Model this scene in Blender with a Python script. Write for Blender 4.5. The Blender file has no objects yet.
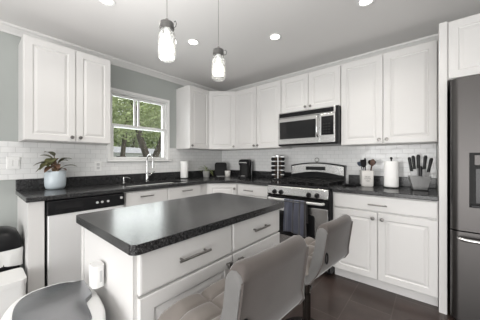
import bpy, bmesh, math, random
from mathutils import Vector, Matrix
from mathutils.geometry import tessellate_polygon
PI = math.pi
random.seed(7)
scene = bpy.context.scene
COL = scene.collection

# ------------------------------------------------------------------ camera
cd = bpy.data.cameras.new('camera')
cam = bpy.data.objects.new('camera', cd)
COL.objects.link(cam)
cd.sensor_width = 36.0
cd.lens = 225.36 / 480 * 36
cd.shift_y = -0.7 / 480
cd.clip_start = 0.02
cam.location = (2.9748, -3.0, 1.2058)
cam.rotation_euler = (math.radians(90), 0, math.radians(40.2))
scene.camera = cam

# ------------------------------------------------------------------ view
vs = scene.view_settings
vs.view_transform = 'Standard'
vs.look = 'None'
vs.gamma = 1.0
vs.use_curve_mapping = False
vs.exposure = 0.0

# ------------------------------------------------------------------ world: bright hazy sky
w = bpy.data.worlds.new('sky')
scene.world = w
w.use_nodes = True
nt = w.node_tree
for n in list(nt.nodes):
    nt.nodes.remove(n)
out = nt.nodes.new('ShaderNodeOutputWorld')
bg = nt.nodes.new('ShaderNodeBackground')
tc = nt.nodes.new('ShaderNodeTexCoord')
sx = nt.nodes.new('ShaderNodeSeparateXYZ')
rp = nt.nodes.new('ShaderNodeValToRGB')
e = rp.color_ramp.elements
e[0].position = 0.0
e[0].color = (0.34, 0.33, 0.32, 1)
e[1].position = 1.0
e[1].color = (0.74, 0.84, 1.0, 1)
for p, c in ((0.47, (0.5, 0.5, 0.48, 1)), (0.53, (1.0, 1.0, 1.0, 1))):
    k = rp.color_ramp.elements.new(p)
    k.color = c
mm = nt.nodes.new('ShaderNodeMath')
mm.operation = 'MULTIPLY_ADD'
mm.inputs[1].default_value = 0.5
mm.inputs[2].default_value = 0.5
nt.links.new(tc.outputs['Generated'], sx.inputs[0])
nt.links.new(sx.outputs['Z'], mm.inputs[0])
nt.links.new(mm.outputs[0], rp.inputs[0])
nt.links.new(rp.outputs[0], bg.inputs['Color'])
bg.inputs['Strength'].default_value = 1.25
nt.links.new(bg.outputs[0], out.inputs['Surface'])

# ------------------------------------------------------------------ sun (lights the garden, comes over the house)
sd = bpy.data.lights.new('sun', 'SUN')
sd.energy = 4.0
sd.angle = math.radians(3)
sd.color = (1.0, 0.96, 0.88)
so = bpy.data.objects.new('sun', sd)
COL.objects.link(so)
so.rotation_euler = (math.radians(38), 0, math.radians(118))
so.location = (4, 3, 9)

# area lamps: added fill from unseen sources, and daylight at the kitchen window
def area(name, loc, rot, sx_, sy_, power, col):
    a = bpy.data.lights.new(name, 'AREA')
    a.shape = 'RECTANGLE'
    a.size = sx_
    a.size_y = sy_
    a.energy = power
    a.color = col
    o = bpy.data.objects.new(name, a)
    COL.objects.link(o)
    o.location = loc
    o.rotation_euler = rot
    return o
area('daylight_rear_opening', (3.2, -6.3, .85), (math.radians(90), 0, 0), 4.2, 1.6, 170, (1.0, 0.99, 0.98))  # added fill behind the camera, stands for daylight from an unseen opening
area('bounced_ceiling_light', (2.4, -3.2, 1.7), (math.radians(180), 0, 0), 2.4, 2.0, 40, (1.0, 0.985, 0.965))  # added lamp aimed up so the ceiling bounces fill, no fixture there
area('daylight_side_window', (5.15, -3.6, 1.25), (0, math.radians(90), 0), 1.9, 2.6, 24, (1.0, 0.99, 0.98))  # added fill and glossy reflection; the side wall has no window
area('daylight_kitchen_window', (-0.14, -1.52, 1.61), (0, math.radians(-90), 0), 0.75, 0.75, 8, (0.95, 0.98, 1.0))
CAN_POWER = 3.4
BULB_EMIT = 6.0

# ------------------------------------------------------------------ materials
def nodes(m):
    m.use_nodes = True
    n = m.node_tree.nodes
    return n, m.node_tree.links, n['Principled BSDF']
def mat(name, col, rough=0.5, metal=0.0, spec=0.5, coat=0.0, sheen=0.0, var=0.0, vscale=30, bump=0.0, bscale=200, stretch=None):
    m = bpy.data.materials.new(name)
    n, l, b = nodes(m)
    b.inputs['Base Color'].default_value = (*col, 1)
    b.inputs['Roughness'].default_value = rough
    b.inputs['Metallic'].default_value = metal
    b.inputs['Specular IOR Level'].default_value = spec
    b.inputs['Coat Weight'].default_value = coat
    if sheen:
        b.inputs['Sheen Weight'].default_value = sheen
        b.inputs['Sheen Roughness'].default_value = 0.4
    t = n.new('ShaderNodeTexCoord')
    mp = n.new('ShaderNodeMapping')
    l.new(t.outputs['Object'], mp.inputs[0])
    if stretch:
        mp.inputs['Scale'].default_value = stretch
    if var:
        z = n.new('ShaderNodeTexNoise')
        z.inputs['Scale'].default_value = vscale
        z.inputs['Detail'].default_value = 4
        l.new(mp.outputs[0], z.inputs['Vector'])
        r = n.new('ShaderNodeValToRGB')
        r.color_ramp.elements[0].position = 0.3
        r.color_ramp.elements[1].position = 0.7
        r.color_ramp.elements[0].color = (*[c * (1 - var) for c in col], 1)
        r.color_ramp.elements[1].color = (*[min(1, c * (1 + var)) for c in col], 1)
        l.new(z.outputs['Fac'], r.inputs[0])
        l.new(r.outputs[0], b.inputs['Base Color'])
    if bump:
        z = n.new('ShaderNodeTexNoise')
        z.inputs['Scale'].default_value = bscale
        z.inputs['Detail'].default_value = 3
        l.new(mp.outputs[0], z.inputs['Vector'])
        bp = n.new('ShaderNodeBump')
        bp.inputs['Strength'].default_value = bump
        bp.inputs['Distance'].default_value = 0.004
        l.new(z.outputs['Fac'], bp.inputs['Height'])
        l.new(bp.outputs[0], b.inputs['Normal'])
    return m
def emit(name, col, s):
    m = bpy.data.materials.new(name)
    n, l, b = nodes(m)
    b.inputs['Base Color'].default_value = (0.9, 0.9, 0.9, 1)
    b.inputs['Emission Color'].default_value = (*col, 1)
    b.inputs['Emission Strength'].default_value = s
    return m
def clear(name, tint, gloss_rough=0.02, body=0.0, bodycol=(0.8, 0.8, 0.8), ior=1.45):
    m = bpy.data.materials.new(name)
    m.use_nodes = True
    n, l = m.node_tree.nodes, m.node_tree.links
    for x in list(n):
        n.remove(x)
    o = n.new('ShaderNodeOutputMaterial')
    tr = n.new('ShaderNodeBsdfTransparent')
    tr.inputs[0].default_value = (*tint, 1)
    gl = n.new('ShaderNodeBsdfGlossy')
    gl.inputs['Roughness'].default_value = gloss_rough
    fr = n.new('ShaderNodeFresnel')
    fr.inputs['IOR'].default_value = ior
    mx = n.new('ShaderNodeMixShader')
    l.new(fr.outputs[0], mx.inputs[0])
    l.new(tr.outputs[0], mx.inputs[1])
    l.new(gl.outputs[0], mx.inputs[2])
    last = mx
    if body:
        df = n.new('ShaderNodeBsdfDiffuse')
        df.inputs[0].default_value = (*bodycol, 1)
        tl = n.new('ShaderNodeBsdfTranslucent')
        tl.inputs[0].default_value = (*bodycol, 1)
        ad = n.new('ShaderNodeMixShader')
        l.new(df.outputs[0], ad.inputs[1])
        l.new(tl.outputs[0], ad.inputs[2])
        m2 = n.new('ShaderNodeMixShader')
        m2.inputs[0].default_value = body
        l.new(mx.outputs[0], m2.inputs[1])
        l.new(ad.outputs[0], m2.inputs[2])
        last = m2
    l.new(last.outputs[0], o.inputs['Surface'])
    return m
def brick(name, axes, c1, c2, grout, bw, bh, mortar, rough, bump, offset=0.5, vscale=0, wob=0.0):
    """brick pattern in object space; axes = (u axis, v axis) as indices 0,1,2"""
    m = bpy.data.materials.new(name)
    n, l, b = nodes(m)
    t = n.new('ShaderNodeTexCoord')
    s = n.new('ShaderNodeSeparateXYZ')
    c = n.new('ShaderNodeCombineXYZ')
    l.new(t.outputs['Object'], s.inputs[0])
    l.new(s.outputs[axes[0]], c.inputs[0])
    l.new(s.outputs[axes[1]], c.inputs[1])
    k = n.new('ShaderNodeTexBrick')
    k.offset = offset
    k.inputs['Scale'].default_value = 1.0
    k.inputs['Brick Width'].default_value = bw
    k.inputs['Row Height'].default_value = bh
    k.inputs['Mortar Size'].default_value = mortar
    k.inputs['Mortar Smooth'].default_value = 0.3
    k.inputs['Color1'].default_value = (*c1, 1)
    k.inputs['Color2'].default_value = (*c2, 1)
    k.inputs['Mortar'].default_value = (*grout, 1)
    l.new(c.outputs[0], k.inputs['Vector'])
    colout = k.outputs['Color']
    if vscale:
        z = n.new('ShaderNodeTexNoise')
        z.inputs['Scale'].default_value = vscale
        z.inputs['Detail'].default_value = 6
        l.new(t.outputs['Object'], z.inputs['Vector'])
        mr = n.new('ShaderNodeMapRange')
        mr.inputs[1].default_value = 0.3
        mr.inputs[2].default_value = 0.7
        mr.inputs[3].default_value = 0.72
        mr.inputs[4].default_value = 1.3
        l.new(z.outputs['Fac'], mr.inputs[0])
        mu = n.new('ShaderNodeVectorMath')
        mu.operation = 'SCALE'
        l.new(k.outputs['Color'], mu.inputs[0])
        l.new(mr.outputs[0], mu.inputs['Scale'])
        colout = mu.outputs[0]
    l.new(colout, b.inputs['Base Color'])
    b.inputs['Roughness'].default_value = rough
    inv = n.new('ShaderNodeMath')
    inv.operation = 'SUBTRACT'
    inv.inputs[0].default_value = 1.0
    l.new(k.outputs['Fac'], inv.inputs[1])
    bp = n.new('ShaderNodeBump')
    bp.inputs['Strength'].default_value = bump
    bp.inputs['Distance'].default_value = 0.003
    l.new(inv.outputs[0], bp.inputs['Height'])
    last = bp
    if wob:
        z2 = n.new('ShaderNodeTexNoise')
        z2.inputs['Scale'].default_value = 14
        l.new(t.outputs['Object'], z2.inputs['Vector'])
        b2 = n.new('ShaderNodeBump')
        b2.inputs['Strength'].default_value = wob
        b2.inputs['Distance'].default_value = 0.01
        l.new(z2.outputs['Fac'], b2.inputs['Height'])
        l.new(bp.outputs[0], b2.inputs['Normal'])
        last = b2
    l.new(last.outputs[0], b.inputs['Normal'])
    return m
def granite():
    m = bpy.data.materials.new('black_granite')
    n, l, b = nodes(m)
    t = n.new('ShaderNodeTexCoord')
    v = n.new('ShaderNodeTexVoronoi')
    v.inputs['Scale'].default_value = 420
    l.new(t.outputs['Object'], v.inputs['Vector'])
    z = n.new('ShaderNodeTexNoise')
    z.inputs['Scale'].default_value = 120
    z.inputs['Detail'].default_value = 5
    l.new(t.outputs['Object'], z.inputs['Vector'])
    sp = n.new('ShaderNodeSeparateColor')
    l.new(v.outputs['Color'], sp.inputs[0])
    r1 = n.new('ShaderNodeValToRGB')
    r1.color_ramp.elements[0].position = 0.70
    r1.color_ramp.elements[0].color = (0.011, 0.011, 0.012, 1)
    r1.color_ramp.elements[1].position = 0.95
    r1.color_ramp.elements[1].color = (0.085, 0.085, 0.085, 1)
    l.new(sp.outputs[0], r1.inputs[0])
    r2 = n.new('ShaderNodeValToRGB')
    r2.color_ramp.elements[0].position = 0.45
    r2.color_ramp.elements[0].color = (0.0, 0.0, 0.0, 1)
    r2.color_ramp.elements[1].position = 0.75
    r2.color_ramp.elements[1].color = (0.026, 0.026, 0.027, 1)
    l.new(z.outputs['Fac'], r2.inputs[0])
    ad = n.new('ShaderNodeVectorMath')
    ad.operation = 'ADD'
    l.new(r1.outputs[0], ad.inputs[0])
    l.new(r2.outputs[0], ad.inputs[1])
    l.new(ad.outputs[0], b.inputs['Base Color'])
    b.inputs['Roughness'].default_value = 0.21
    b.inputs['Specular IOR Level'].default_value = 0.42
    return m

M = {}
M['cab'] = mat('white_cabinet_paint', (0.66, 0.65, 0.64), 0.38, var=0.015, vscale=3)
M['wall'] = mat('grey_green_wall_paint', (0.385, 0.405, 0.39), 0.7, bump=0.08, bscale=400)
M['ceil'] = mat('ceiling_paint', (0.78, 0.77, 0.76), 0.85, bump=0.05, bscale=300)
M['crown'] = mat('crown_paint', (0.66, 0.655, 0.645), 0.6, var=0.01, vscale=4)
M['trim'] = mat('white_trim_paint', (0.8, 0.8, 0.79), 0.4, var=0.01, vscale=4)
M['tile_yz'] = brick('white_subway_tile_left', (1, 2), (0.73, 0.735, 0.73), (0.78, 0.78, 0.775), (0.64, 0.64, 0.635), 0.1016, 0.0508, 0.0028, 0.12, 0.35, wob=0.25)
M['tile_xz'] = brick('white_subway_tile_far', (0, 2), (0.73, 0.735, 0.73), (0.78, 0.78, 0.775), (0.64, 0.64, 0.635), 0.1016, 0.0508, 0.0028, 0.12, 0.35, wob=0.25)
M['floor'] = brick('dark_brown_floor_tile', (1, 0), (0.044, 0.030, 0.026), (0.056, 0.039, 0.034), (0.080, 0.062, 0.055), 0.61, 0.305, 0.004, 0.33, 0.25, vscale=5)
M['granite'] = granite()
M['steel'] = mat('brushed_stainless', (0.60, 0.595, 0.59), 0.27, 1.0, bump=0.03, bscale=60, stretch=(2, 60, 60))
M['steel_dw'] = mat('pale_brushed_stainless', (0.85, 0.85, 0.85), 0.42, 0.4, bump=0.02, bscale=60, stretch=(2, 60, 60))
M['lidband'] = mat('dull_zinc_lid', (0.10, 0.098, 0.095), 0.4, 0.5, var=0.15, vscale=60)
M['steel_lid'] = mat('grey_steel_lid', (0.40, 0.41, 0.43), 0.22, 1.0, var=0.05, vscale=4)
M['steel_fr'] = mat('dark_brushed_stainless', (0.095, 0.09, 0.088), 0.42, 1.0, bump=0.03, bscale=60, stretch=(2, 60, 60))
M['chrome'] = mat('polished_chrome', (0.58, 0.58, 0.58), 0.12, 1.0, var=0.02, vscale=8)
M['bronze'] = mat('dark_pewter_hardware', (0.24, 0.23, 0.22), 0.32, 0.95, var=0.05, vscale=40)
M['blade'] = mat('knife_steel', (0.30, 0.30, 0.30), 0.35, 0.8, var=0.05, vscale=20)
M['barsteel'] = mat('satin_steel_bar', (0.72, 0.72, 0.71), 0.35, 0.35, var=0.02, vscale=20)
M['darkm'] = mat('dark_bronze_metal', (0.06, 0.05, 0.045), 0.25, 0.9, var=0.05, vscale=20)
M['black'] = mat('black_plastic', (0.010, 0.010, 0.011), 0.30, spec=0.2, var=0.05, vscale=20)
M['blackm'] = mat('black_matte_iron', (0.012, 0.012, 0.012), 0.5, spec=0.2, var=0.1, vscale=50)
M['glassk'] = mat('black_glass', (0.012, 0.012, 0.013), 0.06, spec=0.35, var=0.05, vscale=5)
M['enamel'] = mat('black_enamel', (0.015, 0.015, 0.016), 0.15, spec=0.25, var=0.05, vscale=10)
M['whitep'] = mat('white_plastic', (0.80, 0.80, 0.79), 0.35, var=0.01, vscale=5)
M['greyp'] = mat('pale_grey_plastic', (0.55, 0.55, 0.55), 0.4, var=0.02, vscale=5)
M['ceramic'] = mat('white_ceramic', (0.78, 0.76, 0.73), 0.2, var=0.02, vscale=6)
M['bluepot'] = mat('pale_blue_glazed_ceramic', (0.48, 0.54, 0.58), 0.3, var=0.10, vscale=7)
M['greypot'] = mat('grey_stone_pot', (0.36, 0.36, 0.35), 0.6, var=0.1, vscale=30)
M['soil'] = mat('potting_soil', (0.05, 0.035, 0.025), 0.9, var=0.3, vscale=60, bump=0.6)
M['paper'] = mat('paper_towel', (0.84, 0.84, 0.83), 0.9, bump=0.3, bscale=120)
M['velvet'] = mat('beige_grey_velvet', (0.086, 0.073, 0.067), 0.75, sheen=0.38, var=0.09, vscale=9, bump=0.12, bscale=300)
M['velvet_seat'] = mat('beige_velvet_seat', (0.17, 0.15, 0.135), 0.75, sheen=0.45, var=0.09, vscale=9, bump=0.12, bscale=300)  # same velvet in a lighter copy, light on the seat put into colour
M['velvet_s'] = mat('pale_grey_velvet_border', (0.13, 0.127, 0.124), 0.7, sheen=0.45, var=0.08, vscale=12, bump=0.12, bscale=300)  # same velvet again, its sheen along the border painted as a paler tone
M['leafdk'] = mat('variegated_leaf', (0.11, 0.11, 0.05), 0.42, var=0.5, vscale=22)
M['leafred'] = mat('reddish_leaf_underside', (0.13, 0.075, 0.05), 0.45, var=0.3, vscale=25)
M['leafgn'] = mat('fresh_green_leaf', (0.28, 0.33, 0.13), 0.5, var=0.3, vscale=30)
M['stem'] = mat('plant_stem', (0.30, 0.20, 0.12), 0.6, var=0.2, vscale=40)
M['bag'] = mat('white_bin_liner', (0.66, 0.66, 0.65), 0.45, bump=0.9, bscale=25)
M['towelb'] = mat('slate_blue_towel', (0.115, 0.13, 0.185), 0.95, sheen=0.3, var=0.1, vscale=60, bump=0.4, bscale=250)
M['wood'] = mat('wooden_spoon', (0.10, 0.055, 0.04), 0.6, var=0.2, vscale=20)
M['blueu'] = mat('slate_blue_silicone', (0.045, 0.06, 0.09), 0.5, var=0.05, vscale=20)
M['window_glass'] = clear('window_glass', (0.97, 0.98, 0.975))
M['jar_glass'] = clear('clear_jar_glass', (0.96, 0.97, 0.97), 0.03, body=0.10, bodycol=(0.9, 0.9, 0.89), ior=1.18)
M['acrylic'] = clear('clear_acrylic', (0.88, 0.88, 0.88), 0.05, body=0.28, bodycol=(0.78, 0.78, 0.78))
M['bulb'] = emit('glowing_bulb', (1.0, 0.95, 0.87), BULB_EMIT)
M['lens'] = emit('downlight_lens', (1.0, 0.96, 0.90), 9.0)
M['led'] = emit('clock_display', (0.55, 0.75, 0.9), 0.5)
M['bark'] = mat('tree_bark', (0.075, 0.062, 0.05), 0.9, var=0.3, vscale=8, bump=0.8, bscale=15)
M['foliage'] = mat('sunlit_foliage', (0.42, 0.48, 0.26), 0.6, var=0.45, vscale=1.6)
M['foliage2'] = mat('mid_green_foliage', (0.33, 0.39, 0.21), 0.6, var=0.45, vscale=1.6)
M['grass'] = mat('garden_ground', (0.22, 0.24, 0.16), 0.9, var=0.3, vscale=1.2)
M['siding'] = mat('pale_house_siding', (0.62, 0.63, 0.64), 0.7, var=0.03, vscale=2)
M['roofg'] = mat('grey_roof_shingle', (0.30, 0.30, 0.31), 0.85, var=0.2, vscale=9)
M['carw'] = mat('white_car_paint', (0.75, 0.76, 0.78), 0.2, coat=0.6, var=0.01, vscale=2)

# ------------------------------------------------------------------ builders
class MB:
    """collects shapes into one mesh"""
    def __init__(s):
        s.bm = bmesh.new()
    def box(s, x0, x1, y0, y1, z0, z1, bev=0.0, seg=2):
        r = bmesh.ops.create_cube(s.bm, size=1.0)
        for v in r['verts']:
            v.co = Vector(((x0 + x1) / 2 + v.co.x * (x1 - x0), (y0 + y1) / 2 + v.co.y * (y1 - y0), (z0 + z1) / 2 + v.co.z * (z1 - z0)))
        if bev:
            es = {e_ for v in r['verts'] for e_ in v.link_edges}
            bmesh.ops.bevel(s.bm, geom=list(es), offset=bev, segments=seg, profile=0.5, affect='EDGES', clamp_overlap=True)
        return s
    def cyl(s, p0, p1, r0, r1=None, seg=20, cap=True):
        r1 = r0 if r1 is None else r1
        p0, p1 = Vector(p0), Vector(p1)
        d = (p1 - p0).normalized()
        a = d.orthogonal().normalized()
        b = d.cross(a)
        A, B = [], []
        for i in range(seg):
            t = 2 * PI * i / seg
            o = a * math.cos(t) + b * math.sin(t)
            A.append(s.bm.verts.new(p0 + o * r0))
            B.append(s.bm.verts.new(p1 + o * r1))
        for i in range(seg):
            j = (i + 1) % seg
            s.bm.faces.new((A[i], A[j], B[j], B[i]))
        if cap:
            s.bm.faces.new(A[::-1])
            s.bm.faces.new(B)
        return s
    def lathe(s, prof, c=(0, 0, 0), seg=28, sx=1.0, sy=1.0, axis='z'):
        rows = []
        for r, h in prof:
            row = []
            if r < 1e-6:
                q = Vector((0, 0, h))
                row = [q]
            else:
                for i in range(seg):
                    t = 2 * PI * i / seg
                    row.append(Vector((r * math.cos(t) * sx, r * math.sin(t) * sy, h)))
            if axis == '-y':
                row = [Vector((q.x, -q.z, q.y)) for q in row]
            elif axis == 'x':
                row = [Vector((q.z, q.x, q.y)) for q in row]
            rows.append([s.bm.verts.new(q + Vector(c)) for q in row])
        for a, b in zip(rows, rows[1:]):
            if len(a) == 1 and len(b) == 1:
                continue
            for i in range(seg):
                j = (i + 1) % seg
                if len(a) == 1:
                    s.bm.faces.new((a[0], b[j], b[i]))
                elif len(b) == 1:
                    s.bm.faces.new((a[i], a[j], b[0]))
                else:
                    s.bm.faces.new((a[i], a[j], b[j], b[i]))
        return s
    def tube(s, pts, r, seg=10, cyclic=False):
        pts = [Vector(p) for p in pts]
        n = len(pts)
        rr = r if isinstance(r, (list, tuple)) else [r] * n
        rings = []
        ref = None
        for i, p in enumerate(pts):
            if cyclic:
                d = pts[(i + 1) % n] - pts[i - 1]
            else:
                d = pts[min(i + 1, n - 1)] - pts[max(i - 1, 0)]
            d.normalize()
            if ref is None:
                ref = d.orthogonal().normalized()
            ref = (ref - d * ref.dot(d)).normalized()
            b = d.cross(ref)
            rings.append([s.bm.verts.new(p + (ref * math.cos(2 * PI * k / seg) + b * math.sin(2 * PI * k / seg)) * rr[i]) for k in range(seg)])
        m = n if cyclic else n - 1
        for i in range(m):
            a, b = rings[i], rings[(i + 1) % n]
            for k in range(seg):
                j = (k + 1) % seg
                s.bm.faces.new((a[k], a[j], b[j], b[k]))
        if not cyclic:
            s.bm.faces.new(rings[0][::-1])
            s.bm.faces.new(rings[-1])
        return s
    def prism(s, loop, z0, z1, holes=()):
        loops = [loop] + list(holes)
        tri = tessellate_polygon([[Vector((x, y, 0)) for x, y in lp] for lp in loops])
        flat = [p for lp in loops for p in lp]
        lo = [s.bm.verts.new((x, y, z0)) for x, y in flat]
        hi = [s.bm.verts.new((x, y, z1)) for x, y in flat]
        for t in tri:
            try:
                s.bm.faces.new([hi[i] for i in t])
                s.bm.faces.new([lo[i] for i in reversed(t)])
            except ValueError:
                pass
        k = 0
        for lp in loops:
            n = len(lp)
            for i in range(n):
                a, b = k + i, k + (i + 1) % n
                s.bm.faces.new((lo[a], lo[b], hi[b], hi[a]))
            k += n
        return s
    def loft(s, rings, cap=True, closed=True):
        R = [[s.bm.verts.new(p) for p in r] for r in rings]
        n = len(R[0])
        for a, b in zip(R, R[1:]):
            for i in range(n if closed else n - 1):
                j = (i + 1) % n
                s.bm.faces.new((a[i], a[j], b[j], b[i]))
        if cap:
            s.bm.faces.new(R[0][::-1])
            s.bm.faces.new(R[-1])
        return s
    def rings_front(s, x0, x1, z0, z1, steps):
        """concentric rectangles facing -y: steps = [(inset, y)]"""
        R = []
        for ins, y in steps:
            R.append([s.bm.verts.new(p) for p in ((x0 + ins, y, z0 + ins), (x1 - ins, y, z0 + ins), (x1 - ins, y, z1 - ins), (x0 + ins, y, z1 - ins))])
        for a, b in zip(R, R[1:]):
            for i in range(4):
                j = (i + 1) % 4
                s.bm.faces.new((a[i], a[j], b[j], b[i]))
        s.bm.faces.new(R[-1])
        s.bm.faces.new(R[0][::-1])
        return s
    def xf(s, mtx):
        bmesh.ops.transform(s.bm, matrix=mtx, verts=s.bm.verts)
        return s
    def build(s, name, m, parent=None, smooth=False, bevel=0.0, subsurf=0, ang=40, seg=2):
        bm = s.bm
        bmesh.ops.recalc_face_normals(bm, faces=bm.faces)
        me = bpy.data.meshes.new(name)
        bm.to_mesh(me)
        bm.free()
        o = bpy.data.objects.new(name, me)
        COL.objects.link(o)
        for x in (m if isinstance(m, (list, tuple)) else [m]):
            me.materials.append(x)
        if parent:
            o.parent = parent
        if bevel:
            b = o.modifiers.new('bevel', 'BEVEL')
            b.width = bevel
            b.segments = seg
            b.limit_method = 'ANGLE'
            b.angle_limit = math.radians(35)
        if subsurf:
            q = o.modifiers.new('subsurf', 'SUBSURF')
            q.levels = q.render_levels = subsurf
        if smooth:
            me.polygons.foreach_set('use_smooth', [True] * len(me.polygons))
            if not subsurf:
                try:
                    me.set_sharp_from_angle(angle=math.radians(ang))
                except Exception:
                    pass
        return o
def thing(name, label, cat, loc=(0, 0, 0), rz=0.0, group=None):
    o = bpy.data.objects.new(name, None)
    o.empty_display_size = 0.1
    COL.objects.link(o)
    o.location = loc
    o.rotation_euler = (0, 0, rz)
    return tag(o, label, cat, group)
def tag(o, label, cat, group=None):
    o['label'] = label
    o['category'] = cat
    if group:
        o['group'] = group
    return o
def struct(o, label=None):
    o['kind'] = 'structure'
    if label:
        o['label'] = label
    return o
def dup(root, loc, rz=None, label=None):
    r = root.copy()
    COL.objects.link(r)
    r.location = loc
    if rz is not None:
        r.rotation_euler = (0, 0, rz)
    if label:
        r['label'] = label
    for ch in list(root.children):
        c = ch.copy()
        COL.objects.link(c)
        c.parent = r
        for g in list(ch.children):
            d = g.copy()
            COL.objects.link(d)
            d.parent = c
    return r
def arc(cx, cy, r, a0, a1, n):
    return [(cx + r * math.cos(math.radians(a0 + (a1 - a0) * i / n)), cy + r * math.sin(math.radians(a0 + (a1 - a0) * i / n))) for i in range(n + 1)]
def rrect(x0, x1, y0, y1, r, n=5):
    return arc(x1 - r, y1 - r, r, 0, 90, n) + arc(x0 + r, y1 - r, r, 90, 180, n) + arc(x0 + r, y0 + r, r, 180, 270, n) + arc(x1 - r, y0 + r, r, 270, 360, n)
ZUP = Matrix.Identity(4)
XZ = Matrix(((1, 0, 0, 0), (0, 0, 1, 0), (0, 1, 0, 0), (0, 0, 0, 1)))     # a prism drawn in x,y with height z -> x,z with depth y

# ------------------------------------------------------------------ structure
X1, Y0, ZC = 5.2, -7.0, 2.44
WY0, WY1, WZ0, WZ1 = -1.925, -1.150, 1.205, 2.045          # window opening
struct(MB().box(-0.15, X1 + .15, Y0 - .15, 0.15, -0.08, 0).build('floor', M['floor']), 'dark brown tile floor')
struct(MB().box(-0.15, X1 + .15, Y0 - .15, 0.15, ZC, ZC + .1).build('ceiling', M['ceil']), 'pale flat ceiling with downlights')
wl = MB().prism([(Y0 - .15, 0), (0.15, 0), (0.15, ZC), (Y0 - .15, ZC)], -0.15, 0, [[(WY0, WZ0), (WY1, WZ0), (WY1, WZ1), (WY0, WZ1)]])
wl.xf(Matrix(((0, 0, 1, 0), (1, 0, 0, 0), (0, 1, 0, 0), (0, 0, 0, 1))))
struct(wl.build('wall_left', M['wall']), 'grey green painted wall with the window')
struct(MB().box(0, X1, 0, 0.15, 0, ZC).build('wall_far', M['wall']), 'wall behind the range and wall cabinets')
struct(MB().box(X1, X1 + .15, Y0, 0.15, 0, ZC).build('wall_right', M['wall']), 'plain side wall beyond the refrigerator')
wn = MB().prism([(0, 0), (0.6, 0), (0.6, 2.3), (5.0, 2.3), (5.0, 0), (X1, 0), (X1, ZC), (0, ZC)], 0, 0.15)
wn.xf(Matrix(((1, 0, 0, 0), (0, 0, -1, Y0), (0, 1, 0, 0), (0, 0, 0, 1))))
struct(wn.build('wall_near', M['wall']), 'wall with a wide opening behind the viewer')

# tile backsplashes (setting)
T = 0.008
tl = MB()
tl.box(0, T, -4.2, WY0 - .036, 1.016, 1.372)
tl.box(0, T, WY0 - .036, WY1 + .036, 1.016, 1.170)
tl.box(0, T, WY1 + .036, -0.0085, 1.016, 1.372)
struct(tl.build('trim_1', M['tile_yz']), 'white subway tile backsplash on the window wall')
struct(MB().box(0, 3.02, -T, 0, 0.90, 1.40).build('trim_2', M['tile_xz']), 'white subway tile backsplash on the range wall')
# crown mouldings
cp = [(0, 0), (0, -.075), (.012, -.075), (.018, -.06), (.045, -.025), (.055, -.018), (.06, 0)]
m_ = MB().loft([[(p, y, ZC + q) for p, q in cp] for y in (Y0, -0.002)])
struct(m_.build('trim_3', M['crown']), 'white crown moulding along the window wall')
m_ = MB().loft([[(x, -p, ZC + q) for p, q in cp] for x in (0.06, X1)])
struct(m_.build('trim_4', M['crown']), 'white crown moulding along the range wall')
struct(MB().box(0, .015, Y0, -2.76, 0, .1, .004).build('baseboard_left', M['trim']), 'white baseboard')

# window
wroot = bpy.data.objects.new('window_1', None)
COL.objects.link(wroot)
struct(wroot, 'white double hung window over the sink')
m_ = MB()
cw = 0.034
m_.box(0, .018, WY0 - cw, WY1 + cw, WZ1, WZ1 + cw, .004)
m_.box(0, .018, WY0 - cw, WY0, WZ0, WZ1, .004)
m_.box(0, .018, WY1, WY1 + cw, WZ0, WZ1, .004)
m_.build('window_casing', M['trim'], wroot)
MB().box(-.10, .045, WY0 - cw - .012, WY1 + cw + .02, WZ0 - .028, WZ0, .006).build('window_sill', M['trim'], wroot)
# jamb liner
m_ = MB()
m_.box(-.148, 0, WY0, WY0 + .012, WZ0, WZ1)
m_.box(-.148, 0, WY1 - .012, WY1, WZ0, WZ1)
m_.box(-.148, 0, WY0 + .012, WY1 - .012, WZ1 - .012, WZ1)
m_.build('window_jamb', M['trim'], wroot)
zm = 1.63
def sash(name, x0, x1, z0, z1, mid):
    m_ = MB()
    a, b = WY0 + .013, WY1 - .013
    s_ = .030
    m_.box(x0, x1, a, a + s_, z0, z1, .003)
    m_.box(x0, x1, b - s_, b, z0, z1, .003)
    m_.box(x0, x1, a + s_, b - s_, z0, z0 + s_, .003)
    m_.box(x0, x1, a + s_, b - s_, z1 - s_, z1, .003)
    if mid:
        yc = -1.575
        m_.box(x0 + .004, x1 - .004, yc - .034, yc - .012, z0 + s_, z1 - s_, .002)
        m_.box(x0 + .004, x1 - .004, yc + .016, yc + .038, z0 + s_, z1 - s_, .002)
    o = m_.build(name, M['trim'], wroot)
    xm = (x0 + x1) / 2
    MB().box(xm - .003, xm + .003, a + s_ - .004, b - s_ + .004, z0 + s_ - .004, z1 - s_ + .004).build('glass_pane', M['window_glass'], o)
    return o
sash('upper_sash', -.085, -.05, zm - .02, WZ1 - .013, True)
lower = sash('lower_sash', -.048, -.013, WZ0 + .001, zm + .02, False)
MB().box(-.012, 0.0, -1.56, -1.50, zm - .005, zm + .015, .003).build('sash_lock', M['whitep'], lower)

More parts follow.
